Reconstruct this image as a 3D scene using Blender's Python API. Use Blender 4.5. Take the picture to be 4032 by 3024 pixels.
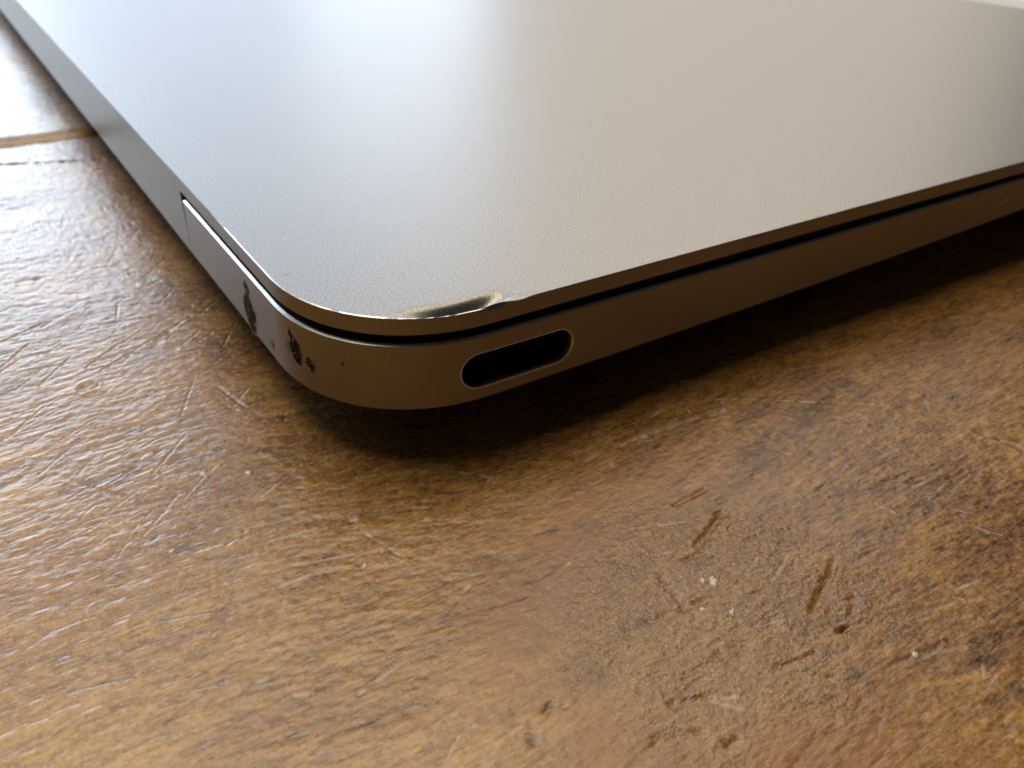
import bpy, bmesh, math, random
import numpy as np
from mathutils import Matrix, Vector

for o in list(bpy.data.objects):
    bpy.data.objects.remove(o, do_unlink=True)
SC = bpy.context.scene
COL = SC.collection
MM = 0.001                      # everything below is written in millimetres

# ------------------------------------------------------------------ camera
cam_d = bpy.data.cameras.new('camera')
cam = bpy.data.objects.new('camera', cam_d); COL.objects.link(cam)
right = Vector((0.83379, -0.55078, 0.03784)); down = Vector((-0.27440, -0.47293, -0.83728)); fwd = Vector((0.47905, 0.68774, -0.54546))
M = Matrix((right, -down, -fwd)).transposed().to_4x4()
M.translation = Vector((-17.088, -44.904, 28.261)) * MM
cam.matrix_world = M
cam_d.sensor_width = 36.0
cam_d.lens = 36.0 * 3293.05 / 4032.0
cam_d.clip_start = 0.002; cam_d.clip_end = 50.0
cam_d.dof.use_dof = True
cam_d.dof.focus_distance = 0.0565
cam_d.dof.aperture_fstop = 66.0
SC.camera = cam

# ------------------------------------------------------------------ world, lamps, exposure
W_ = bpy.data.worlds.new('World'); SC.world = W_; W_.use_nodes = True
W_.node_tree.nodes['Background'].inputs['Color'].default_value = (1.0, 0.95, 0.88, 1)
W_.node_tree.nodes['Background'].inputs['Strength'].default_value = 0.028
SC.view_settings.view_transform = 'Standard'; SC.view_settings.look = 'None'
SC.view_settings.exposure = 0.0; SC.view_settings.gamma = 1.0

def area_light(name, az, el, dist, wdt, hgt, radiance, color):
    d = bpy.data.lights.new(name, 'AREA'); d.shape = 'RECTANGLE'; d.size = wdt; d.size_y = hgt
    d.energy = radiance * math.pi * wdt * hgt; d.color = color
    o = bpy.data.objects.new(name, d); COL.objects.link(o)
    a, e = math.radians(az), math.radians(el)
    v = Vector((math.cos(e) * math.cos(a), math.cos(e) * math.sin(a), math.sin(e)))
    o.location = v * dist
    o.rotation_euler = (-v).to_track_quat('-Z', 'Y').to_euler()
    return o
# two panes of the window behind the laptop, the pale wall and curtain beside it, an added overhead lamp standing in for ceiling bounce
area_light('window_pane_light', 97.5, 15, 2.0, 0.95, 0.84, 6.4, (0.70, 0.85, 1.0))
area_light('window_pane_light', 77, 14, 2.0, 0.42, 0.80, 3.6, (0.64, 0.78, 1.0))
area_light('window_pane_light', 63.8, 13, 2.0, 0.44, 0.76, 4.9, (0.72, 0.84, 1.0))
area_light('curtain_light', 41, 29, 2.0, 1.12, 1.4, 1.75, (1.0, 0.905, 0.79))
area_light('glint_light', 36, 48, 2.0, 0.50, 0.45, 2.6, (1.0, 0.90, 0.74))  # added lamp that gives the knot and scratches glints, not a known window
area_light('overhead_light', 92, 69, 2.0, 1.5, 1.2, 4.7, (1.0, 0.89, 0.71))

# ------------------------------------------------------------------ helpers
def tag(o, label=None, cat=None, group=None, kind=None):
    if label: o['label'] = label
    if cat: o['category'] = cat
    if group: o['group'] = group
    if kind: o['kind'] = kind
    return o
def empty(name, loc=(0, 0, 0)):
    o = bpy.data.objects.new(name, None); COL.objects.link(o); o.location = loc
    o.empty_display_size = 0.01
    return o
def link(name, me, parent=None, mats=()):
    for m in mats: me.materials.append(m)
    o = bpy.data.objects.new(name, me); COL.objects.link(o)
    if parent is not None:
        o.parent = parent
        o.matrix_parent_inverse = Matrix.Identity(4)
    return o
def mesh_py(name, verts, faces, smooth=True, sharp=30, mi=None):
    me = bpy.data.meshes.new(name)
    me.from_pydata([tuple(c * MM for c in v) for v in verts], [], faces)
    if mi is not None: me.polygons.foreach_set('material_index', mi)
    if smooth:
        me.polygons.foreach_set('use_smooth', [True] * len(me.polygons))
        me.set_sharp_from_angle(angle=math.radians(sharp))
    me.update()
    return me

# vectorised value noise
def _hash(ix, iy, seed):
    h = (ix.astype(np.int64) * 374761393 + iy.astype(np.int64) * 668265263 + seed * 1274126177) & 0xFFFFFFFF
    h = ((h ^ (h >> 13)) * 1274126177) & 0xFFFFFFFF
    h = (h ^ (h >> 16)) & 0xFFFF
    return h.astype(np.float32) / 32767.5 - 1.0
def noise(x, y, seed=0):
    x0 = np.floor(x); y0 = np.floor(y); fx = (x - x0).astype(np.float32); fy = (y - y0).astype(np.float32)
    fx = fx * fx * fx * (fx * (fx * 6 - 15) + 10); fy = fy * fy * fy * (fy * (fy * 6 - 15) + 10)
    a = _hash(x0, y0, seed); b = _hash(x0 + 1, y0, seed); c = _hash(x0, y0 + 1, seed); d = _hash(x0 + 1, y0 + 1, seed)
    return (a * (1 - fx) + b * fx) * (1 - fy) + (c * (1 - fx) + d * fx) * fy
def fbm(x, y, seed=0, n=3, g=0.5):
    r = 0; a = 1; t = 0
    for i in range(n):
        r = r + a * noise(x * 2.03 ** i, y * 2.03 ** i, seed + i * 17); t += a; a *= g
    return r / t
def sstep(a, b, x):
    t = np.clip((x - a) / (b - a), 0, 1); return t * t * (3 - 2 * t)

# ------------------------------------------------------------------ materials
class NT:
    def __init__(s, name):
        s.m = bpy.data.materials.new(name); s.m.use_nodes = True; s.t = s.m.node_tree
        s.b = s.t.nodes['Principled BSDF']
    def n(s, typ, **k):
        nd = s.t.nodes.new(typ)
        for a, v in k.items(): setattr(nd, a, v)
        return nd
    def l(s, a, b): s.t.links.new(a, b)
    def set(s, **k):
        for a, v in k.items(): s.b.inputs[a.replace('_', ' ')].default_value = v
def noise_node(N, vec, scale, detail=2, rough=0.5):
    t = N.n('ShaderNodeTexNoise'); t.inputs['Scale'].default_value = scale; t.inputs['Detail'].default_value = detail
    t.inputs['Roughness'].default_value = rough
    N.l(vec, t.inputs['Vector']); return t
def ramp(N, fac, stops):
    r = N.n('ShaderNodeValToRGB'); e = r.color_ramp.elements
    while len(e) < len(stops): e.new(0.5)
    for i, (p, c) in enumerate(stops):
        e[i].position = p; e[i].color = c if len(c) == 4 else (*c, 1)
    N.l(fac, r.inputs['Fac']); return r
def mix(N, fac, a, b, mode='MIX'):
    m = N.n('ShaderNodeMix', data_type='RGBA', blend_type=mode)
    if isinstance(fac, (int, float)): m.inputs[0].default_value = fac
    else: N.l(fac, m.inputs[0])
    for s, v in ((6, a), (7, b)):
        if isinstance(v, tuple): m.inputs[s].default_value = v if len(v) == 4 else (*v, 1)
        else: N.l(v, m.inputs[s])
    return m.outputs[2]

def aluminium(name, col, rough, grain=1.0, marks=False):
    N = NT(name); N.set(Metallic=1.0, Roughness=rough, Base_Color=(*col, 1))
    tc = N.n('ShaderNodeTexCoord'); P = tc.outputs['Object']
    n1 = noise_node(N, P, 8000, 3, 0.8); n2 = noise_node(N, P, 350, 3, 0.55); n3 = noise_node(N, P, 7000, 4, 0.9)
    bs = N.n('ShaderNodeBump'); bs.inputs['Strength'].default_value = 0.16 * grain; bs.inputs['Distance'].default_value = 0.00003
    N.l(n1.outputs['Fac'], bs.inputs['Height'])
    N.l(bs.outputs['Normal'], N.b.inputs['Normal'])
    rr = N.n('ShaderNodeMapRange'); rr.inputs['From Min'].default_value = 0.3; rr.inputs['From Max'].default_value = 0.7
    rr.inputs['To Min'].default_value = rough - 0.006; rr.inputs['To Max'].default_value = rough + 0.006
    N.l(n2.outputs['Fac'], rr.inputs['Value']); N.l(rr.outputs['Result'], N.b.inputs['Roughness'])
    r = ramp(N, n3.outputs['Fac'], [(0.38, tuple(c * (1 - .45 * grain) for c in col)), (0.62, tuple(min(1, c * (1 + .45 * grain)) for c in col))])
    out = r.outputs['Color']
    if marks:   # sparse tiny handling marks
        mp = N.n('ShaderNodeMapping'); mp.inputs['Rotation'].default_value = (0, 0, 0.5); mp.inputs['Scale'].default_value = (0.35, 1, 1)
        N.l(P, mp.inputs['Vector'])
        v = noise_node(N, mp.outputs['Vector'], 800, 3, 0.6)
        rk = ramp(N, v.outputs['Fac'], [(0.70, (0, 0, 0)), (0.75, (1, 1, 1))])
        out = mix(N, rk.outputs['Color'], out, tuple(c * 0.45 for c in col))
    N.l(out, N.b.inputs['Base Color'])
    return N.m
ALU = (0.300, 0.288, 0.272)
M_LID = aluminium('bead_blasted_aluminium', ALU, 0.43, 1.0, True)
M_WALL = aluminium('aluminium_wall', (0.285, 0.280, 0.276), 0.40, 0.25)
M_EDGE = aluminium('polished_aluminium_edge', (0.62, 0.61, 0.60), 0.36, 0.6)
def plain(name, col, rough, metallic=0.0):
    N = NT(name); N.set(Base_Color=(*col, 1), Roughness=rough, Metallic=metallic)
    tc = N.n('ShaderNodeTexCoord'); t = noise_node(N, tc.outputs['Object'], 3000, 2)
    r = ramp(N, t.outputs['Fac'], [(0.3, tuple(c * 0.8 for c in col)), (0.7, tuple(c * 1.15 for c in col))])
    N.l(r.outputs['Color'], N.b.inputs['Base Color']); return N.m
M_RUB = plain('black_rubber', (0.012, 0.012, 0.012), 0.8)
M_SOCK = plain('black_socket', (0.006, 0.006, 0.006), 0.7)
M_RIM = plain('brushed_port_rim', (0.92, 0.90, 0.86), 0.42, 1.0)

def scuff_mat():
    N = NT('gouged_grimy_metal'); tc = N.n('ShaderNodeTexCoord'); P = tc.outputs['Object']
    a = N.n('ShaderNodeAttribute', attribute_name='grime')
    t = noise_node(N, P, 5200, 4, 0.7)
    ad = N.n('ShaderNodeMath', operation='ADD'); N.l(a.outputs['Fac'], ad.inputs[0]); N.l(t.outputs['Fac'], ad.inputs[1])
    r = ramp(N, ad.outputs[0], [(0.70, (*ALU, 1)), (0.82, (0.05, 0.05, 0.052)), (0.95, (0.006, 0.006, 0.007))])
    fl = noise_node(N, P, 2600, 4, 0.7); fr = ramp(N, fl.outputs['Fac'], [(0.60, (0, 0, 0)), (0.66, (1, 1, 1))])
    N.l(mix(N, fr.outputs['Color'], r.outputs['Color'], (0.30, 0.30, 0.29)), N.b.inputs['Base Color'])
    rm = ramp(N, ad.outputs[0], [(0.75, (1, 1, 1)), (0.90, (0, 0, 0))]); N.l(rm.outputs['Color'], N.b.inputs['Metallic'])
    N.set(Roughness=0.6, Specular_IOR_Level=0.25)
    return N.m
M_SCUFF = scuff_mat()

def wood_mat():
    N = NT('worn_varnished_wood'); tc = N.n('ShaderNodeTexCoord'); P = tc.outputs['Object']
    A = {k: N.n('ShaderNodeAttribute', attribute_name=k).outputs['Fac'] for k in ('tone', 'red', 'stain', 'fleck', 'knot', 'worn')}
    mp = N.n('ShaderNodeMapping'); mp.inputs['Scale'].default_value = (0.20, 1, 1); N.l(P, mp.inputs['Vector'])
    g1 = noise_node(N, mp.outputs['Vector'], 3600, 4, 0.7)       # fine fibres along the grain
    g2 = noise_node(N, P, 3000, 3, 0.65)                            # isotropic mottling
    # base colour
    s = N.n('ShaderNodeMath', operation='MULTIPLY_ADD'); N.l(g1.outputs['Fac'], s.inputs[0]); s.inputs[1].default_value = 1.25; s.inputs[2].default_value = -0.625
    s2 = N.n('ShaderNodeMath', operation='MULTIPLY_ADD'); N.l(g2.outputs['Fac'], s2.inputs[0]); s2.inputs[1].default_value = 0.85; s2.inputs[2].default_value = -0.425
    t = N.n('ShaderNodeMath', operation='ADD'); N.l(A['tone'], t.inputs[0]); N.l(s.outputs[0], t.inputs[1])
    t2 = N.n('ShaderNodeMath', operation='ADD'); N.l(t.outputs[0], t2.inputs[0]); N.l(s2.outputs[0], t2.inputs[1])
    r = ramp(N, t2.outputs[0], [(0.0, (0.045, 0.019, 0.006)), (0.28, (0.180, 0.080, 0.020)), (0.55, (0.350, 0.170, 0.043)), (0.80, (0.50, 0.268, 0.076)), (1.0, (0.63, 0.38, 0.13))])
    c = mix(N, A['red'], r.outputs['Color'], (0.36, 0.145, 0.036))
    kf = N.n('ShaderNodeMath', operation='MULTIPLY'); N.l(A['knot'], kf.inputs[0]); kf.inputs[1].default_value = 0.30
    c = mix(N, kf.outputs[0], c, (0.200, 0.096, 0.022))
    g3 = noise_node(N, P, 5200, 2, 0.6)
    sp = ramp(N, g3.outputs['Fac'], [(0.57, (0, 0, 0)), (0.64, (1, 1, 1))])  # pale knot specks: partly own colour, partly glints painted into it
    ks = N.n('ShaderNodeMath', operation='MULTIPLY'); N.l(A['knot'], ks.inputs[0]); N.l(sp.outputs['Color'], ks.inputs[1])
    ks2 = N.n('ShaderNodeMath', operation='MULTIPLY'); N.l(ks.outputs[0], ks2.inputs[0]); ks2.inputs[1].default_value = 0.6
    c = mix(N, ks2.outputs[0], c, (0.58, 0.36, 0.13))
    c = mix(N, A['stain'], c, (0.030, 0.018, 0.013))
    c = mix(N, A['fleck'], c, (0.75, 0.70, 0.62))
    N.l(c, N.b.inputs['Base Color'])
    # fine relief
    b1 = N.n('ShaderNodeBump'); b1.inputs['Strength'].default_value = 0.42; b1.inputs['Distance'].default_value = 0.00009
    N.l(g1.outputs['Fac'], b1.inputs['Height'])
    b2 = N.n('ShaderNodeBump'); b2.inputs['Strength'].default_value = 0.5; b2.inputs['Distance'].default_value = 0.00009
    bk = N.n('ShaderNodeMath', operation='MULTIPLY_ADD'); N.l(A['knot'], bk.inputs[0]); bk.inputs[1].default_value = 0.6; bk.inputs[2].default_value = 0.36; N.l(bk.outputs[0], b2.inputs['Strength'])
    N.l(g2.outputs['Fac'], b2.inputs['Height']); N.l(b1.outputs['Normal'], b2.inputs['Normal'])
    N.l(b2.outputs['Normal'], N.b.inputs['Normal'])
    rr = N.n('ShaderNodeMapRange'); rr.inputs['From Min'].default_value = 0.3; rr.inputs['From Max'].default_value = 0.7
    rr.inputs['To Min'].default_value = 0.23; rr.inputs['To Max'].default_value = 0.48
    N.l(g2.outputs['Fac'], rr.inputs['Value']); kg = N.n('ShaderNodeMath', operation='MULTIPLY_ADD'); N.l(A['knot'], kg.inputs[0]); kg.inputs[1].default_value = -0.15; N.l(rr.outputs['Result'], kg.inputs[2])
    kw = N.n('ShaderNodeMath', operation='MULTIPLY_ADD'); N.l(A['worn'], kw.inputs[0]); kw.inputs[1].default_value = -0.08; N.l(kg.outputs[0], kw.inputs[2])
    N.l(kw.outputs[0], N.b.inputs['Roughness'])
    N.set(Coat_Weight=0.5, Coat_Roughness=0.24)
    N.l(b2.outputs['Normal'], N.b.inputs['Coat Normal'])
    return N.m
M_WOOD = wood_mat()

# ------------------------------------------------------------------ table top
ZT = -12.5
KX, KY = 16.0, -22.0        # the big knot
random.seed(5); rng = np.random.RandomState(5)

dents = [  # polyline, half width, depth
 ([(20.01,-13.39),(23.18,-13.16)],.22,.10), ([(18.41,-17.48),(22.33,-15.82)],.30,.14), ([(16.71,-17.88),(18.35,-18.1)],.22,.12),
 ([(14.34,-18.06),(13.85,-20.81)],.32,.10), ([(11.05,-20.65),(15.87,-21.48)],.28,.10), ([(20.6,-25.63),(25.33,-23.5)],.32,.14),
 ([(23.92,-26.29),(22.57,-27.06)],.25,.12), ([(20.63,-27.51),(21.43,-27.68)],.18,.22), ([(13.04,-24.8),(13.31,-26.34)],.26,.11),
 ([(14.89,-26.53),(15.57,-27.55),(17.81,-27.94)],.24,.10), ([(15.33,-27.4),(17.27,-29.75)],.24,.09), ([(8.21,-26.05),(10.22,-26.58)],.30,.12),
 ([(5.92,-27.43),(8.05,-28.26)],.5,.16), ([(16.8,-24.4),(17.52,-25.28)],.5,.10), ([(1.67,-22.59),(2.39,-22.25),(2.81,-22.78)],.20,.14),
 ([(0.6,-22.78),(0.07,-23.77)],.3,.10), ([(9.15,-29.44),(9.69,-29.62)],.3,.14), ([(22.2,-15.7),(22.6,-15.9)],.5,.12)]
scr = [([(39.04,-14.71),(39.19,-17.53)],.10,.06), ([(40.39,-16.44),(40.33,-18.03)],.08,.05), ([(31.27,-11.95),(32.28,-13.61)],.09,.05),
 ([(32.7,-14.21),(34.25,-16.17)],.08,.05), ([(29.92,-18.13),(32.26,-21.35)],.09,.06), ([(33.08,-20.94),(33.54,-22.42)],.08,.05),
 ([(35.36,-18.83),(36.09,-20.41)],.08,.05), ([(37.0,-20.79),(37.87,-22.42)],.08,.04), ([(37.82,-24.39),(39.07,-26.04)],.09,.05),
 ([(37.38,-25.61),(37.84,-27.32)],.09,.05), ([(12.32,-5.73),(23.26,-5.59)],.10,.06), ([(23.53,-5.56),(33.04,-6.5)],.30,.10),
 ([(32.31,-4.42),(45.16,-12.97)],.10,.05), ([(14.94,-13.49),(20.79,-15.61)],.08,.04),
 ([(-17.58,13.38),(-13.49,7.6)],.22,.07), ([(-15.01,7.07),(-13.33,6.92)],.09,.05), ([(-3.67,19.05),(-2.65,14.78)],.16,.06),
 ([(1.48,7.45),(-0.07,4.24)],.08,.04), ([(1.05,10.28),(0.87,8.35)],.08,.05), ([(-0.62,-4.36),(0.54,-7.67)],.10,.05),
 ([(-9.01,-0.34),(-7.68,0.31)],.15,.08), ([(-18.46,36.16),(-14.24,38.33)],.13,.08), ([(-19.02,31.36),(-16.14,34.83)],.13,.08),
 ([(-17.03,29.77),(-7.23,28.28)],.11,.05), ([(-12.69,27.71),(-9.38,30.48)],.14,.08), ([(-11.56,26.61),(-2.13,32.51)],.14,.09),
 ([(-1.29,25.36),(1.37,29.5)],.12,.07)]
for i in range(230):        # the worn side by the laptop's rear: many short crossing scratches
    x = rng.uniform(-24, 1); y = rng.uniform(2, 70); a = math.radians(rng.normal(34, 14)); L = rng.uniform(1, 5.5)
    scr.append(([(x, y), (x + L * math.cos(a), y + L * math.sin(a))], rng.uniform(.06, .13), rng.uniform(.02, .07)))
for i in range(60):
    x = rng.uniform(-22, 45); y = rng.uniform(-38, 0); a = math.radians(rng.uniform(-75, 40)); L = rng.uniform(.8, 3.5)
    scr.append(([(x, y), (x + L * math.cos(a), y + L * math.sin(a))], rng.uniform(.06, .12), rng.uniform(.015, .04)))
cracks = [([(25.96,-31.64),(26.3,-32.37)],.16,.25), ([(48.83,-19.53),(49.46,-21.24),(49.8,-22.26),(49.81,-23.29)],.18,.30), ([(49.5,-21.3),(51.5,-22.8)],.12,.2),
 ([(-5.83,-4.8),(-2.14,-5.79)],.08,.10), ([(3.94,-6.02),(6.02,-7.0)],.08,.10), ([(-14.51,-4.73),(-10.79,-5.94)],.09,.10), ([(-20.04,-7.34),(-17.02,-8.13)],.12,.10),
 ([(-15.3,48.69),(-12.74,48.21)],.35,.15), ([(-15.6,63.4),(-13.9,62.6)],.30,.12), ([(-20,89.6),(-12.43,88.58),(-4.04,85.76),(2,84.5)],.35,.30)]
pits = [(-13.3,24.43,.75,.45),(-12.75,24.1,.45,.3),(-0.97,-2.64,.55,.14),(-7.64,.42,.28,.25),(-8.34,-14.42,.22,.12),(-3.58,-1.21,.3,.08),(21.0,-27.6,.3,.15)]
stains = [(18.86,-30.17,.4,.9,.7),(26.46,-33.49,1.0,.6,.5),(25.6,-36.04,1.3,.5,.55),(10.65,-10.9,.55,.4,.8),(29.56,-13.38,2.0,1.0,.45),(5.17,-22.07,1.4,.9,.45),
 (31.86,-18.51,.7,.5,.5),(29.19,-22.65,.5,.5,.6),(10.67,-20.42,.5,.4,.6),(36.76,-23.15,.8,.5,.4),(.2,-23.5,.5,.5,.7),(21.0,-27.6,.35,.2,.9),
 (-12.9,24.3,.7,.35,.35),(-7.64,.42,.22,.15,.8),(-3.6,-1.3,.5,.2,.6),(-8.34,-14.42,.16,.14,.8),(2.0,-22.3,.4,.2,.6),(-12.2,.6,.9,.35,.6),(-9.5,-1.2,.5,.2,.5),(-14,-4.6,.8,.25,.5)]
flecks = [(-12.34,.91,.13),(-8.18,7.77,.16),(-5.27,6.2,.17),(-.41,-6.46,.10),(-1.96,-7.03,.12),(16.96,-20.38,.24),(23.26,-31.21,.16),(16.12,-22.88,.17),(14.67,-21.65,.12),(16.4,-19.9,.14),(29.5,-4.9,.12)]

def line_axis(a, b, step, lo, hi, r, smax):
    m = list(np.arange(a, b, step)); L = []; x = a; s = step
    while x > lo: s = min(s * r, smax); x -= s; L.append(x)
    L[-1] = lo
    R = []; x = m[-1]; s = step
    while x < hi: s = min(s * r, smax); x += s; R.append(x)
    R[-1] = hi
    return np.array(L[::-1] + m + R)

def wood_fields(X, Y, seed):
    dx, dy = X - KX, Y - KY
    # grain lines part around the knot
    Wc = dy + 7 * np.tanh(dy / 6) * np.exp(-(dx / 17) ** 2) + 1.6 * noise(X * .035, Y * .05, seed + 3) + .35 * noise(X * .12, Y * .3, seed + 4)
    if seed > 50: Wc = Y + 1.5 * noise(X * .03, Y * .05, seed + 3)
    kd = np.sqrt((dx / 1.25) ** 2 + dy ** 2) + 1.5 * noise(X * .25, Y * .25, seed + 9)
    knot = (1 - sstep(6.5, 12, kd)) if seed < 50 else 0 * X
    g_wide = fbm(X * .035, Wc * .16, seed + 1, 3)
    g_mid = fbm(X * .16, Wc * .8, seed + 2, 3)
    g_fine = fbm(X * .55, Wc * 1.9, seed + 5, 4, .65)
    blot = fbm(X * .10, Y * .13, seed + 6, 4, .6)
    tone = .55 + .16 * g_wide + .15 * g_mid + .20 * g_fine + .18 * blot + .16 * fbm(X * .9, Wc * 3.4, seed + 31, 3, .7)
    tone = tone + .06 * sstep(6, -20, X) - .09 * sstep(-4, 14, X - .3 * Y - 4)  # lighter left, darker right: partly wood colour, partly light falloff put into the tone
    tone = tone + knot * (.06 * fbm(X * 1.1, Y * 1.1, seed + 7, 3) - .02 - .1 * g_fine)
    dash = sstep(.42, .62, fbm(X * .22, Wc * 1.1, seed + 11, 3, .6))     # dark open pores along the grain
    red = np.exp(-((kd - 11.5) / 3.2) ** 2) * (.48 + .40 * noise(X * .3, Y * .35, seed + 8)) * sstep(32, 10, X) if seed < 50 else 0 * X
    red = np.clip(red + .16 * sstep(.15, .6, fbm(X * .14, Y * .2, seed + 12, 3)), 0, .8)
    # the varnish is wrinkled and crazed on the side by the laptop's rear, rubbed flatter elsewhere
    worn = sstep(16, -6, X - .35 * Y + 5 * noise(X * .06, Y * .06, seed + 30)) if seed < 50 else 1 + 0 * X
    wrink = (1 - .75 * knot) * (.42 + .85 * worn)
    z = wrink * (.032 * g_fine + .018 * g_mid + .024 * fbm(X * 1.1, Wc * 2.6, seed + 13, 2)) - .035 * dash
    z = z + .022 * fbm(X * 1.7, Y * 1.9, seed + 14, 2) + knot * (.032 * fbm(X * 2.6, Y * 2.6, seed + 15, 2) + .02 * fbm(X * .7, Y * .7, seed + 16, 2))
    z = z + .22 * noise(X * .045, Y * .06, seed + 20) + .05 * noise(X * .16, Y * .2, seed + 21)
    stain = .20 * dash + .06 * sstep(.35, .75, fbm(X * .5, Y * .8, seed + 22, 3, .65))
    return z, tone, red, stain, knot, worn

def seg_apply(xs, ys, X, Y, line, w, fn):
    pad = w * 4
    px = [p[0] for p in line]; py = [p[1] for p in line]
    i0, i1 = np.searchsorted(xs, [min(px) - pad, max(px) + pad]); j0, j1 = np.searchsorted(ys, [min(py) - pad, max(py) + pad])
    if i1 <= i0 or j1 <= j0: return
    sl = (slice(j0, j1), slice(i0, i1)); x = X[sl]; y = Y[sl]
    wob = .10 * noise(x * .7, y * .7, 71) + .03 * noise(x * 3, y * 3, 72)
    best = None
    for k in range(len(line) - 1):
        ax, ay = line[k]; bx, by = line[k + 1]; L2 = (bx - ax) ** 2 + (by - ay) ** 2; L = math.sqrt(L2)
        t = ((x - ax) * (bx - ax) + (y - ay) * (by - ay)) / L2
        d = ((x - ax) * (by - ay) - (y - ay) * (bx - ax)) / L + wob * min(1, w * 4)
        over = np.maximum(np.maximum(-t, t - 1), 0) * L
        dd = np.sqrt(d * d + over * over)
        best = dd if best is None else np.minimum(best, dd)
    fn(sl, best / w)

def make_plank(name, xs, ys, seed, parent, edge, zoff):
    X, Y = np.meshgrid(xs, ys)
    z, tone, red, stain, knot, worn = wood_fields(X, Y, seed)
    fleck = np.zeros_like(z)
    if seed < 50:
        def gr(depth, sh, st, pale=0, crisp=False):
            def f(sl, q):
                p = np.exp(-np.abs(q) ** 2.3) if crisp else np.exp(-q ** 2 * 1.2); lip = np.exp(-((q - 1.7) / .5) ** 2)
                br = .65 + .5 * noise(X[sl] * 1.4, Y[sl] * 1.4, 90)
                if crisp: br = .85 + .3 * noise(X[sl] * .8, Y[sl] * .8, 90)
                z[sl] += br * (-depth * p + sh * depth * lip)
                if pale: fleck[sl] = np.maximum(fleck[sl], pale * p * sstep(.5, .9, br))
                if st: stain[sl] = np.maximum(stain[sl], st * p * br)
            return f
        for l, w, d in dents: seg_apply(xs, ys, X, Y, l, w, gr(d * .9, .12, .03, 0, True))
        for l, w, d in scr: seg_apply(xs, ys, X, Y, l, w, gr(d * 1.2, .40, 0, .45 if l[0][1] < 0 else .12))
        for l, w, d in cracks: seg_apply(xs, ys, X, Y, l, w, gr(d, .1, .95))
        for cx, cy, r, d in pits: seg_apply(xs, ys, X, Y, [(cx, cy), (cx + .25 * r, cy + .1 * r)], r * .7, gr(d, .2, .3))
        for cx, cy, rx, ry, a in stains:
            i0, i1 = np.searchsorted(xs, [cx - 3 * rx, cx + 3 * rx]); j0, j1 = np.searchsorted(ys, [cy - 3 * ry, cy + 3 * ry]); sl = (slice(j0, j1), slice(i0, i1))
            q = ((X[sl] - cx) / rx) ** 2 + ((Y[sl] - cy) / ry) ** 2
            q = q * (1 + .8 * noise(X[sl] * 2.2, Y[sl] * 2.2, 33)) + .5 * noise(X[sl] * 5, Y[sl] * 5, 34)
            stain[sl] = np.maximum(stain[sl], a * np.exp(-np.clip(q, 0, 50)))
        for cx, cy, r in flecks:
            def ff(sl, q):
                m = (q * (1 + .5 * noise(X[sl] * 6, Y[sl] * 6, 55)) < 1).astype(np.float32)
                fleck[sl] = np.maximum(fleck[sl], m); z[sl] += .05 * m
            seg_apply(xs, ys, X, Y, [(cx - r * .4, cy - r * .3), (cx + r * .4, cy + r * .5)], r * .7, ff)
    z = z + edge(X, Y) + zoff + ZT
    ny, nx = X.shape
    co = np.empty((ny * nx, 3), np.float32); co[:, 0] = X.ravel(); co[:, 1] = Y.ravel(); co[:, 2] = z.ravel()
    idx = np.arange(ny * nx).reshape(ny, nx)
    q = np.stack([idx[:-1, :-1], idx[:-1, 1:], idx[1:, 1:], idx[1:, :-1]], -1).reshape(-1, 4)
    # sides and underside
    loop = np.concatenate([idx[0, :-1], idx[:-1, -1], idx[-1, :0:-1], idx[:0:-1, 0]])
    low = co[loop].copy(); low[:, 2] = ZT - 28
    n0 = len(co); co = np.concatenate([co, low]); li = np.arange(n0, n0 + len(loop))
    side = np.stack([loop, li, np.roll(li, -1), np.roll(loop, -1)], -1)
    q = np.concatenate([q, side])
    me = bpy.data.meshes.new(name)
    nv, nf = len(co), len(q); nl = nf * 4 + len(li)
    me.vertices.add(nv); me.vertices.foreach_set('co', (co * MM).ravel().astype(np.float32))
    me.loops.add(nl); me.polygons.add(nf + 1)
    me.loops.foreach_set('vertex_index', np.concatenate([q.ravel(), li[::-1]]).astype(np.int32))
    me.polygons.foreach_set('loop_start', np.concatenate([np.arange(nf) * 4, [nf * 4]]).astype(np.int32))
    sm = np.zeros(nf + 1, bool); sm[:nf - len(side)] = True
    me.polygons.foreach_set('use_smooth', sm)
    me.update(calc_edges=True); me.validate()
    for k, a in (('tone', tone), ('red', red), ('stain', np.clip(stain, 0, .95)), ('fleck', fleck), ('knot', knot), ('worn', worn)):
        at = me.attributes.new(k, 'FLOAT', 'POINT')
        full = np.zeros(nv, np.float32); full[:n0] = a.ravel(); full[n0:] = .4 if k == 'tone' else 0
        at.data.foreach_set('value', full)
    return link(name, me, parent, [M_WOOD])

table = empty('wooden_table', (0, 0, 0))
tag(table, 'worn varnished wooden table top of wide planks with a knot, scratches and dents', 'table')
xs = line_axis(-26, 46, .12, -320, 520, 1.03, 6)
ys = np.concatenate([line_axis(-42, 34, .12, -300, 94, 1.012, .5)[:-1], np.linspace(94, 95.9, 8), np.linspace(96, 97.2, 14)])
YE = 97.2
make_plank('plank', xs, ys, 1, table, lambda X, Y: -.55 * sstep(YE - .9, YE, Y + .25 * noise(X * .4, Y * 0, 5)) ** 2, 0.0)
xs2 = line_axis(-40, 12, .35, -320, 520, 1.04, 6)
Y2 = 97.7
ys2 = np.concatenate([Y2 + 4.2 * (1 - np.cos(np.linspace(0, math.pi / 2, 22))), line_axis(102.2, 150, .4, 102, 330, 1.03, 3)[1:]])
def far_edge(X, Y):
    t = np.clip(1 - (Y - Y2) / 4.2, 0, 1)
    return -3.4 * (1 - np.sqrt(np.clip(1 - t * t, 0, 1)))
make_plank('plank', xs2, ys2, 101, table, far_edge, 0.35)
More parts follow.
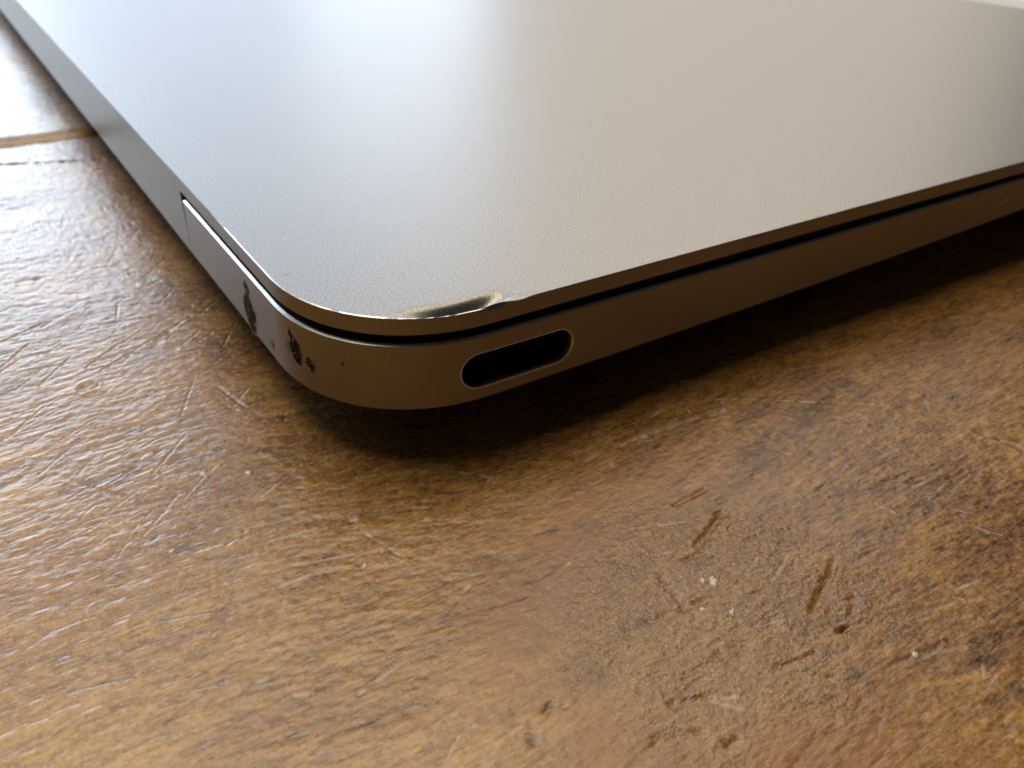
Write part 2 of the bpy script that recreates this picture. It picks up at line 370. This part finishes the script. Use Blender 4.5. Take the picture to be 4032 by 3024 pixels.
xs3 = line_axis(-40, 12, 1.5, -320, 520, 1.1, 8); ys3 = line_axis(331, 420, 1.5, 330.6, 560, 1.1, 8)
make_plank('plank', xs3, ys3, 201, table, lambda X, Y: 0 * X, 0.1)

# ------------------------------------------------------------------ laptop
DX, DY = 196.5, 280.5           # depth (x) and width (y)
R, NE = 12.55, 2.22
NOTCH = 36.85
def corner(cx, cy, sx, sy, n, rev):
    pts = []
    for k in range(1, n):
        q = math.pi / 2 * k / n
        # uniform-ish parameterisation of the superellipse quarter
        c, s = math.cos(q), math.sin(q); r = (c ** NE + s ** NE) ** (-1 / NE)
        pts.append((cx + sx * R * c * r, cy + sy * R * s * r))
    return pts[::-1] if rev else pts
def outline():
    P = []
    P += [(x, 0.0) for x in np.arange(R, 24, .22)]
    x = P[-1][0]; s = .22
    while x + s * 1.12 < DX - R: s = min(s * 1.12, 6); x += s; P.append((x, 0.0))
    P.append((DX - R, 0.0))
    P += corner(DX - R, R, 1, -1, 16, True)
    P += [(DX, y) for y in np.linspace(R, DY - R, 40)]
    P += corner(DX - R, DY - R, 1, 1, 16, False)
    P += [(x, DY) for x in np.linspace(DX - R, R, 30)]
    P += corner(R, DY - R, -1, 1, 16, True)
    P += [(0.0, y) for y in np.linspace(DY - R, DY - NOTCH, 6)]
    P += [(0.0, y) for y in np.linspace(DY - NOTCH - .01, NOTCH + .01, 60)]
    P += [(0.0, y) for y in np.linspace(NOTCH, R, 24)]
    P += corner(R, R, -1, -1, 72, False)
    return np.array(P)
OUT = outline(); NO = len(OUT)
tan = np.roll(OUT, -1, 0) - np.roll(OUT, 1, 0); tan /= np.linalg.norm(tan, axis=1)[:, None]
NRM = np.stack([tan[:, 1], -tan[:, 0]], 1)          # outward
for i in range(NO):                                  # straight runs: exact normals
    x, y = OUT[i]
    if R < x < DX - R: NRM[i] = (0, -1) if y < 1 else (0, 1)
    if R < y < DY - R: NRM[i] = (-1, 0) if x < 1 else (1, 0)
def zb(x):
    if x > 90: return zb(90) + .0345 * (x - 90)
    return -(7.842 + .00238 * x - .0002125 * x * x)

laptop = empty('laptop', (0, 0, 0))
tag(laptop, 'closed grey aluminium laptop with a dented lid corner lying on the wooden table', 'laptop')

def rings_mesh(name, rings, cap0=True, cap1=True, mats=None, skip=None, sharp=30):
    """rings: list of (NO,3) arrays, joined in order"""
    V = np.concatenate(rings); F = []; MI = []
    for r in range(len(rings) - 1):
        for i in range(NO):
            j = (i + 1) % NO
            if skip and skip(r, i): continue
            F.append((r * NO + i, r * NO + j, (r + 1) * NO + j, (r + 1) * NO + i)); MI.append((mats[r](i) if callable(mats[r]) else mats[r]) if mats else 0)
    if cap0: F.append(tuple(range(NO))[::-1]); MI.append(0)
    if cap1: b = (len(rings) - 1) * NO; F.append(tuple(range(b, b + NO))); MI.append(0)
    return V, F, MI

# --- lid
def dent_z(x, y):
    """hit near the port: the skin is pushed down behind the edge, a thin lip stays up"""
    s = np.clip((x - 5.2) / 9.0, 0, 1)
    amp = 1.0 * np.sin(np.pi * s ** 1.05) ** 1.1
    c = .20 + .62 * np.clip((x - 6.5) / 6.5, 0, 1.2) ** 1.7      # the fold runs away from the edge
    u = y - c
    z = -amp * np.where(u > 0, np.exp(-(np.abs(u) / .86) ** 2.8), np.exp(-(u / (.10 + .45 * (c - .2))) ** 2))
    z = z * sstep(.04, .14, y)
    # a small raised crease at the far end of the dent
    z += .05 * np.exp(-((x - 12.6) / .9) ** 2) * np.exp(-((y - .35) / .3) ** 2)
    z -= .05 * np.exp(-((x - 13.6) / 1.1) ** 2) * np.exp(-((y - .7) / .5) ** 2)
    return z
def edge_bend(x): return .17 * np.exp(-((x - 12.5) / .9) ** 2) - .10 * np.exp(-((x - 14.5) / .8) ** 2) + .05 * np.exp(-((x - 10.4) / .7) ** 2)
def dent_edge(x):
    return -.03 * np.exp(-((x - 9.2) / 2.6) ** 2) + .06 * np.exp(-((x - 13.2) / .8) ** 2) - .04 * np.exp(-((x - 14.8) / .7) ** 2)
sarc = np.concatenate([[0], np.cumsum(np.linalg.norm(np.diff(OUT, axis=0), axis=1))])
rough_e = noise(sarc * 1.7, sarc * 0, 3) * .5 + noise(sarc * 4.1, sarc * 0 + 3, 4) * .5
near = (np.hypot(OUT[:, 0], OUT[:, 1]) < 60).astype(float)
def ring(d, z, dent=False, dn=None):
    d = np.zeros(NO) + d
    de = d + (edge_bend(OUT[:, 0]) * (OUT[:, 1] < 6) * np.exp(-d / .7) if dent else 0)
    p = OUT - NRM * de[:, None]
    zz = np.zeros(NO) + z
    if dent:
        m = (OUT[:, 0] < 25) & (OUT[:, 1] < 8) & (NRM[:, 1] < -.3)
        x = OUT[:, 0]
        dz = dent_z(x, np.abs(d)) + dent_edge(x) * np.exp(-np.abs(d) / 1.0)
        zz = zz + np.where(m, dz, 0)
    return np.c_[p, zz]
TL = 1.4445
SAG = np.exp(-((OUT[:, 0] - 46) / 24) ** 2) * (OUT[:, 1] < 5)
isn = (OUT[:, 0] < .001) & (OUT[:, 1] > NOTCH + .005) & (OUT[:, 1] < DY - NOTCH - .005)
cham = .05 + .022 * rough_e * near + .05 * (OUT[:, 0] < 12) * (OUT[:, 1] < 25)
lid_rings = [ring(3.0, -TL), ring(np.where(isn, 0, .06), -TL + .09 * SAG), ring(0, -TL + .06 + .09 * SAG), ring(0, -.9), ring(0, -.45), ring(0, -.06 + .012 * rough_e * near, True), ring(cham, 0, True)]
rubbed = lambda i: 2 if (OUT[i, 0] < 16 and OUT[i, 1] < 24 + 6 * rough_e[i]) else 0
lid_mats = [0, 1, 1, 1, 1, rubbed]
for d in (.12, .16, .2, .25, .3, .36, .42, .5, .58, .66, .75, .85, .95, 1.05, 1.15, 1.25, 1.35, 1.45, 1.57, 1.7, 1.9, 2.2, 2.7, 3.6, 5.0, 7.0):
    lid_rings.append(ring(d, 0, True)); lid_mats.append(0)
V, F, MI = rings_mesh('lid', lid_rings, mats=lid_mats)
lid = link('lid', mesh_py('lid', V, F, mi=MI, sharp=32), laptop, [M_LID, M_WALL, M_EDGE])
tag(lid, 'flat grey lid with a dent and scraped edge near the corner')
# black rubber seal under the lid
sealr = [ring(.9, -TL - .02), ring(.9, -2.18 - .17 * SAG), ring(2.2, -2.18 - .17 * SAG), ring(2.2, -TL - .02)]
V, F, MI = rings_mesh('seal', sealr, cap0=False, cap1=False)
for i in range(NO): j = (i + 1) % NO; F.append((3 * NO + i, 3 * NO + j, j, i))
link('seal', mesh_py('seal', V, F), laptop, [M_RUB])

# --- base, with the rear notch for the hinge and the port opening in the wall
ZB = np.array([zb(x) for x in OUT[:, 0]])
def bring(d, z):
    p = OUT - NRM * np.asarray(d).reshape(-1, 1) if np.ndim(d) else OUT - NRM * d
    p = p.copy(); p[isn, 0] = np.maximum(p[isn, 0], 4.0)
    return np.c_[p, np.zeros(NO) + z]
def under(i, k):
    p = np.stack([np.clip(OUT[:, 0], i, DX - i), np.clip(OUT[:, 1], i, DY - i)], 1)
    # keep the corner round while insetting
    c = OUT - NRM * min(i, 9); p = np.where((NRM != 0).all(1)[:, None] & (i < 9), c, p)
    p[isn, 0] = np.maximum(p[isn, 0], 4.0)
    return np.c_[p, ZB + (-12.0 - ZB) * k]
ZC = -2.334 - .17 * SAG
KR = 14                      # wall rows
b_rings = [bring(4, -2.19 - .17 * SAG), bring(.23 + .02 * rough_e * near, -2.19 - .17 * SAG), bring(0, ZC)]
b_mats = [0, 1]
for k in range(1, KR + 1):
    b_rings.append(bring(0, ZC + (ZB + .10 - ZC) * k / KR)); b_mats.append(0)
b_rings += [bring(.10, ZB), under(1.2, .06), under(4, .22), under(9, .50), under(16, .78), under(24, .95), under(34, 1.0)]
b_mats += [1, 0, 0, 0, 0, 0, 0]
# port opening
PX0, PX1, PZ, PH = 9.67, 19.95, -5.22, 1.55
s0 = None
cols = [i for i in range(NO) if OUT[i, 1] < 3.5 and 7.6 < OUT[i, 0] < 21.8]
# order along the outline (corner samples come last in the list)
cols = sorted(cols, key=lambda i: OUT[i, 0])
SX = np.array([OUT[i, 0] for i in cols]); c0, c1 = cols[0], cols[-1]
colset = set(cols[:-1])
row0 = 2
def skip(r, i): return row0 <= r < row0 + KR and i in colset
V, F, MI = rings_mesh('base', b_rings, mats=b_mats, skip=skip)
V = [tuple(v) for v in V]
def wall_pt(x, z):
    y = float(np.interp(x, SX, [OUT[i, 1] for i in cols])); return (x, y, z)
loop = [(row0) * NO + i for i in cols]
loop += [(row0 + k) * NO + cols[-1] for k in range(1, KR)]
loop += [(row0 + KR) * NO + i for i in cols[::-1]]
loop += [(row0 + k) * NO + cols[0] for k in range(KR - 1, 0, -1)]
pcx = (PX0 + PX1) / 2; Lh = (PX1 - PX0) / 2 - PH
stad = []
for v in loop:
    dx, dz = V[v][0] - pcx, V[v][2] - PZ
    c = max(-Lh, min(Lh, dx)); ux, uz = dx - c, dz; l = math.hypot(ux, uz)
    stad.append((c, ux / l, uz / l))
prev = loop
for f in (.4, .7, .9, 1.0):
    cur = []
    for v, (c, ux, uz) in zip(loop, stad):
        x = V[v][0] * (1 - f) + (pcx + c + ux * PH) * f; z = V[v][2] * (1 - f) + (PZ + uz * PH) * f
        V.append(wall_pt(x, z)); cur.append(len(V) - 1)
    n = len(loop)
    for k in range(n):
        F.append((prev[k], cur[k], cur[(k + 1) % n], prev[(k + 1) % n])[::-1]); MI.append(0)
    prev = cur
me = mesh_py('base', V, F, mi=MI, sharp=18)
bm = bmesh.new(); bm.from_mesh(me); bmesh.ops.recalc_face_normals(bm, faces=bm.faces); bm.to_mesh(me); bm.free()
base = link('base', me, laptop, [M_WALL, M_EDGE])
def stad_ring(off, depth):
    out = []
    for c, ux, uz in stad:
        x, y, z = wall_pt(pcx + c + ux * (PH - off), PZ + uz * (PH - off)); out.append((x, y * (1 if depth < .5 else .0) + depth, z))
    return out
def tube(name, rs, parent, mat, cap):
    n = len(stad); V = [p for r in rs for p in r]; F = []
    for r in range(len(rs) - 1):
        for k in range(n): F.append((r * n + k, r * n + (k + 1) % n, (r + 1) * n + (k + 1) % n, (r + 1) * n + k)[::-1])
    if cap: F.append(tuple(range((len(rs) - 1) * n, len(rs) * n)))
    me = mesh_py(name, V, F, sharp=40)
    return link(name, me, parent, [mat])
tube('port_rim', [stad_ring(-.035, .004), stad_ring(-.02, -.02), stad_ring(.03, -.028), stad_ring(.07, -.005), stad_ring(.10, .06), stad_ring(.12, .16), stad_ring(.14, .42)], base, M_RIM, False)
tube('port_socket', [stad_ring(.142, .42), stad_ring(.142, .6), stad_ring(.14, 6.0)], base, M_SOCK, True)
def box(name, a, b, parent, mat, bev=0.0):
    bm = bmesh.new(); bmesh.ops.create_cube(bm, size=1)
    for v in bm.verts: v.co = Vector([(a[k] + b[k]) / 2 + v.co[k] * (b[k] - a[k]) for k in range(3)]) * MM
    if bev: bmesh.ops.bevel(bm, geom=bm.edges[:], offset=bev * MM, segments=2, affect='EDGES')
    me = bpy.data.meshes.new(name); bm.to_mesh(me); bm.free()
    return link(name, me, parent, [mat])
box('port_tongue', (pcx - 3.3, 3.2, PZ - .35), (pcx + 3.3, 6.1, PZ + .35), base, M_SOCK, .12)

# --- hinge cover filling the rear notch, flush with the lid wall
ya, yb = NOTCH, DY - NOTCH
zt, zl = -TL - .003, zb(0)
prof = [(0, zt), (0, zl + .10), (.10, zl), (3.6, zl - 1.0), (3.6, zt)]
def gapy(z): return .05 + .50 * max(0, (z - zl) / (zt - zl)) ** 1.5
HV, HF = [], []
ns = 12
for e in (0, 1):
    pass
rows = []
pz = [(0, zt + (zl + .10 - zt) * k / 10) for k in range(11)] + prof[2:]
for (x, z) in pz:
    y0, y1 = ya + gapy(z), yb - gapy(z)
    rows.append([(x, y0 + (y1 - y0) * k / ns, z) for k in range(ns + 1)])
n = len(pz)
for r in rows: HV += r
for r in range(n):
    q = (r + 1) % n
    for k in range(ns): HF.append((r * (ns + 1) + k, r * (ns + 1) + k + 1, q * (ns + 1) + k + 1, q * (ns + 1) + k))
HF.append(tuple(r * (ns + 1) for r in range(n))[::-1]); HF.append(tuple(r * (ns + 1) + ns for r in range(n)))
me = mesh_py('hinge_cover', HV, HF)
bm = bmesh.new(); bm.from_mesh(me); bmesh.ops.recalc_face_normals(bm, faces=bm.faces); bm.to_mesh(me); bm.free()
link('hinge_cover', me, laptop, [M_WALL])

# --- rubber feet
def foot(x, y):
    bm = bmesh.new(); n = 32
    prof = [(0.01, -11.9), (5.0, -11.9), (5.0, -12.25), (4.7, -12.42), (0.01, -12.46)]
    rs = [[bm.verts.new(Vector((x + r * math.cos(2 * math.pi * k / n), y + r * math.sin(2 * math.pi * k / n), z)) * MM) for k in range(n)] for r, z in prof]
    for a, b in zip(rs, rs[1:]):
        for k in range(n): bm.faces.new((a[k], a[(k + 1) % n], b[(k + 1) % n], b[k]))
    bm.faces.new(rs[0]); bm.faces.new(rs[-1][::-1])
    bmesh.ops.recalc_face_normals(bm, faces=bm.faces)
    me = bpy.data.meshes.new('foot'); bm.to_mesh(me); bm.free()
    link('foot', me, laptop, [M_RUB])
for x in (40, 155):
    for y in (40, 240): foot(x, y)

# --- gouges on the rear corner: ragged grimy craters with torn metal
OC = [i for i in range(NO) if OUT[i, 0] < 14 and OUT[i, 1] < 40]
OC = sorted(OC, key=lambda i: OUT[i, 0] - OUT[i, 1])       # from the rear side round to the port side
cp = OUT[OC]; cs = np.concatenate([[0], np.cumsum(np.linalg.norm(np.diff(cp, axis=0), axis=1))]); cn = NRM[OC]
def s_of(x, y): return cs[np.argmin((cp[:, 0] - x) ** 2 + (cp[:, 1] - y) ** 2)]
def scuff(x, y, zc, hs, hz, slant, seed, amt=1.0, depth=.10, label=None):
    s0 = s_of(x, y); n, m = 56, 84
    U, Wv = np.meshgrid(np.linspace(-1.3, 1.3, n), np.linspace(-1.3, 1.3, m))
    q = np.sqrt((U * (1 + .5 * np.abs(Wv))) ** 2 + Wv ** 2) + .34 * fbm(U * 2.1 + seed, Wv * 3.3, seed, 3, .6)
    mask = 1 - sstep(.55, .95, q)
    S = s0 + U * hs + slant * Wv * hz; Z = zc - Wv * hz
    px = np.interp(S, cs, cp[:, 0]); py = np.interp(S, cs, cp[:, 1]); nx = np.interp(S, cs, cn[:, 0]); nyy = np.interp(S, cs, cn[:, 1])
    h = -.004 + mask * (.016 + depth * (.35 + .65 * fbm(U * 3.5, Wv * 5, seed + 2, 3, .6)) * .9) + .02 * np.exp(-((q - .8) / .12) ** 2)
    h = np.where(q > .98, -.03, h)
    g = amt * mask * (.75 + .55 * fbm(U * 3.2, Wv * 4.2, seed + 5, 2))
    V = np.stack([px + nx * h, py + nyy * h, Z], -1).reshape(-1, 3)
    idx = np.arange(n * m).reshape(m, n)
    keep = (q[:-1, :-1] < 1.05)
    Fq = np.stack([idx[:-1, :-1], idx[1:, :-1], idx[1:, 1:], idx[:-1, 1:]], -1)[keep]
    me = mesh_py('gouge', V, [tuple(int(a) for a in f) for f in Fq], sharp=60)
    at = me.attributes.new('grime', 'FLOAT', 'POINT'); at.data.foreach_set('value', np.clip(g, 0, 1).ravel().astype(np.float32))
    o = link('gouge', me, base, [M_SCUFF])
    if label: tag(o, label)
    return o
scuff(0, 18.4, -6.0, 1.8, 2.2, .10, 3, 1.6, .20, 'long ragged black gouge in the rear corner wall')
scuff(.53, 8.95, -4.95, .90, 1.45, .10, 8, 1.6, .18, 'short black gouge on the rounded corner')
scuff(1.04, 7.5, -5.4, .60, .70, .2, 15, .75, .03)
scuff(0, 18.9, -3.9, .9, .75, .15, 31, .62, .05)
scuff(.05, 13.5, -6.6, .5, .5, .1, 37, .35, .04)
scuff(.4, 9.5, -3.7, .35, .7, .2, 41, .7, .06)
scuff(2.6, 4.9, -4.4, .22, .22, .0, 21, .35, .01)
scuff(.25, 10.2, -4.9, .35, .65, .1, 27, .10, .05)

# --- small nick in the side wall towards the front
nk = [(82.0, .0, -4.15), (82.5, .0, -4.2), (82.42, 0, -4.75), (82.15, .0, -4.45), (82.25, -.07, -4.4)]
me = mesh_py('nick', nk, [(0, 1, 4), (1, 2, 4), (2, 3, 4), (3, 0, 4)], smooth=False)
link('nick', me, base, [M_EDGE])

# ------------------------------------------------------------------ white sheet beyond the laptop
def sheet():
    n, m = 60, 60
    xs_ = np.linspace(215, 425, n); ys_ = np.linspace(-30, 260, m)
    X, Y = np.meshgrid(xs_, ys_)
    Z = ZT + 1.0 + .5 * noise(X * .02, Y * .03, 5) + .35 * noise(X * .06, Y * .015, 6) + .25
    top = np.stack([X, Y, Z], -1).reshape(-1, 3); bot = top.copy(); bot[:, 2] -= .35
    idx = np.arange(n * m).reshape(m, n); off = n * m
    f = np.stack([idx[:-1, :-1], idx[:-1, 1:], idx[1:, 1:], idx[1:, :-1]], -1).reshape(-1, 4)
    loop = np.concatenate([idx[0, :-1], idx[:-1, -1], idx[-1, :0:-1], idx[:0:-1, 0]])
    sd = np.stack([loop, loop + off, np.roll(loop, -1) + off, np.roll(loop, -1)], -1)
    F = np.concatenate([f, f[:, ::-1] + off, sd])
    N = NT('white_paper'); tc = N.n('ShaderNodeTexCoord')
    mp = N.n('ShaderNodeMapping'); mp.inputs['Scale'].default_value = (1, .15, 1); N.l(tc.outputs['Object'], mp.inputs['Vector'])
    t = noise_node(N, mp.outputs['Vector'], 90, 3)
    r = ramp(N, t.outputs['Fac'], [(.35, (.45, .45, .44)), (.6, (.8, .79, .77))])
    N.l(r.outputs['Color'], N.b.inputs['Base Color']); N.set(Roughness=.6)
    o = link('paper_sheet', mesh_py('paper_sheet', top.tolist() + bot.tolist(), [tuple(int(a) for a in q) for q in F]), None, [N.m])
    tag(o, "white sheet with faint grey streaks lying on the table past the laptop's far edge", 'paper')
sheet()
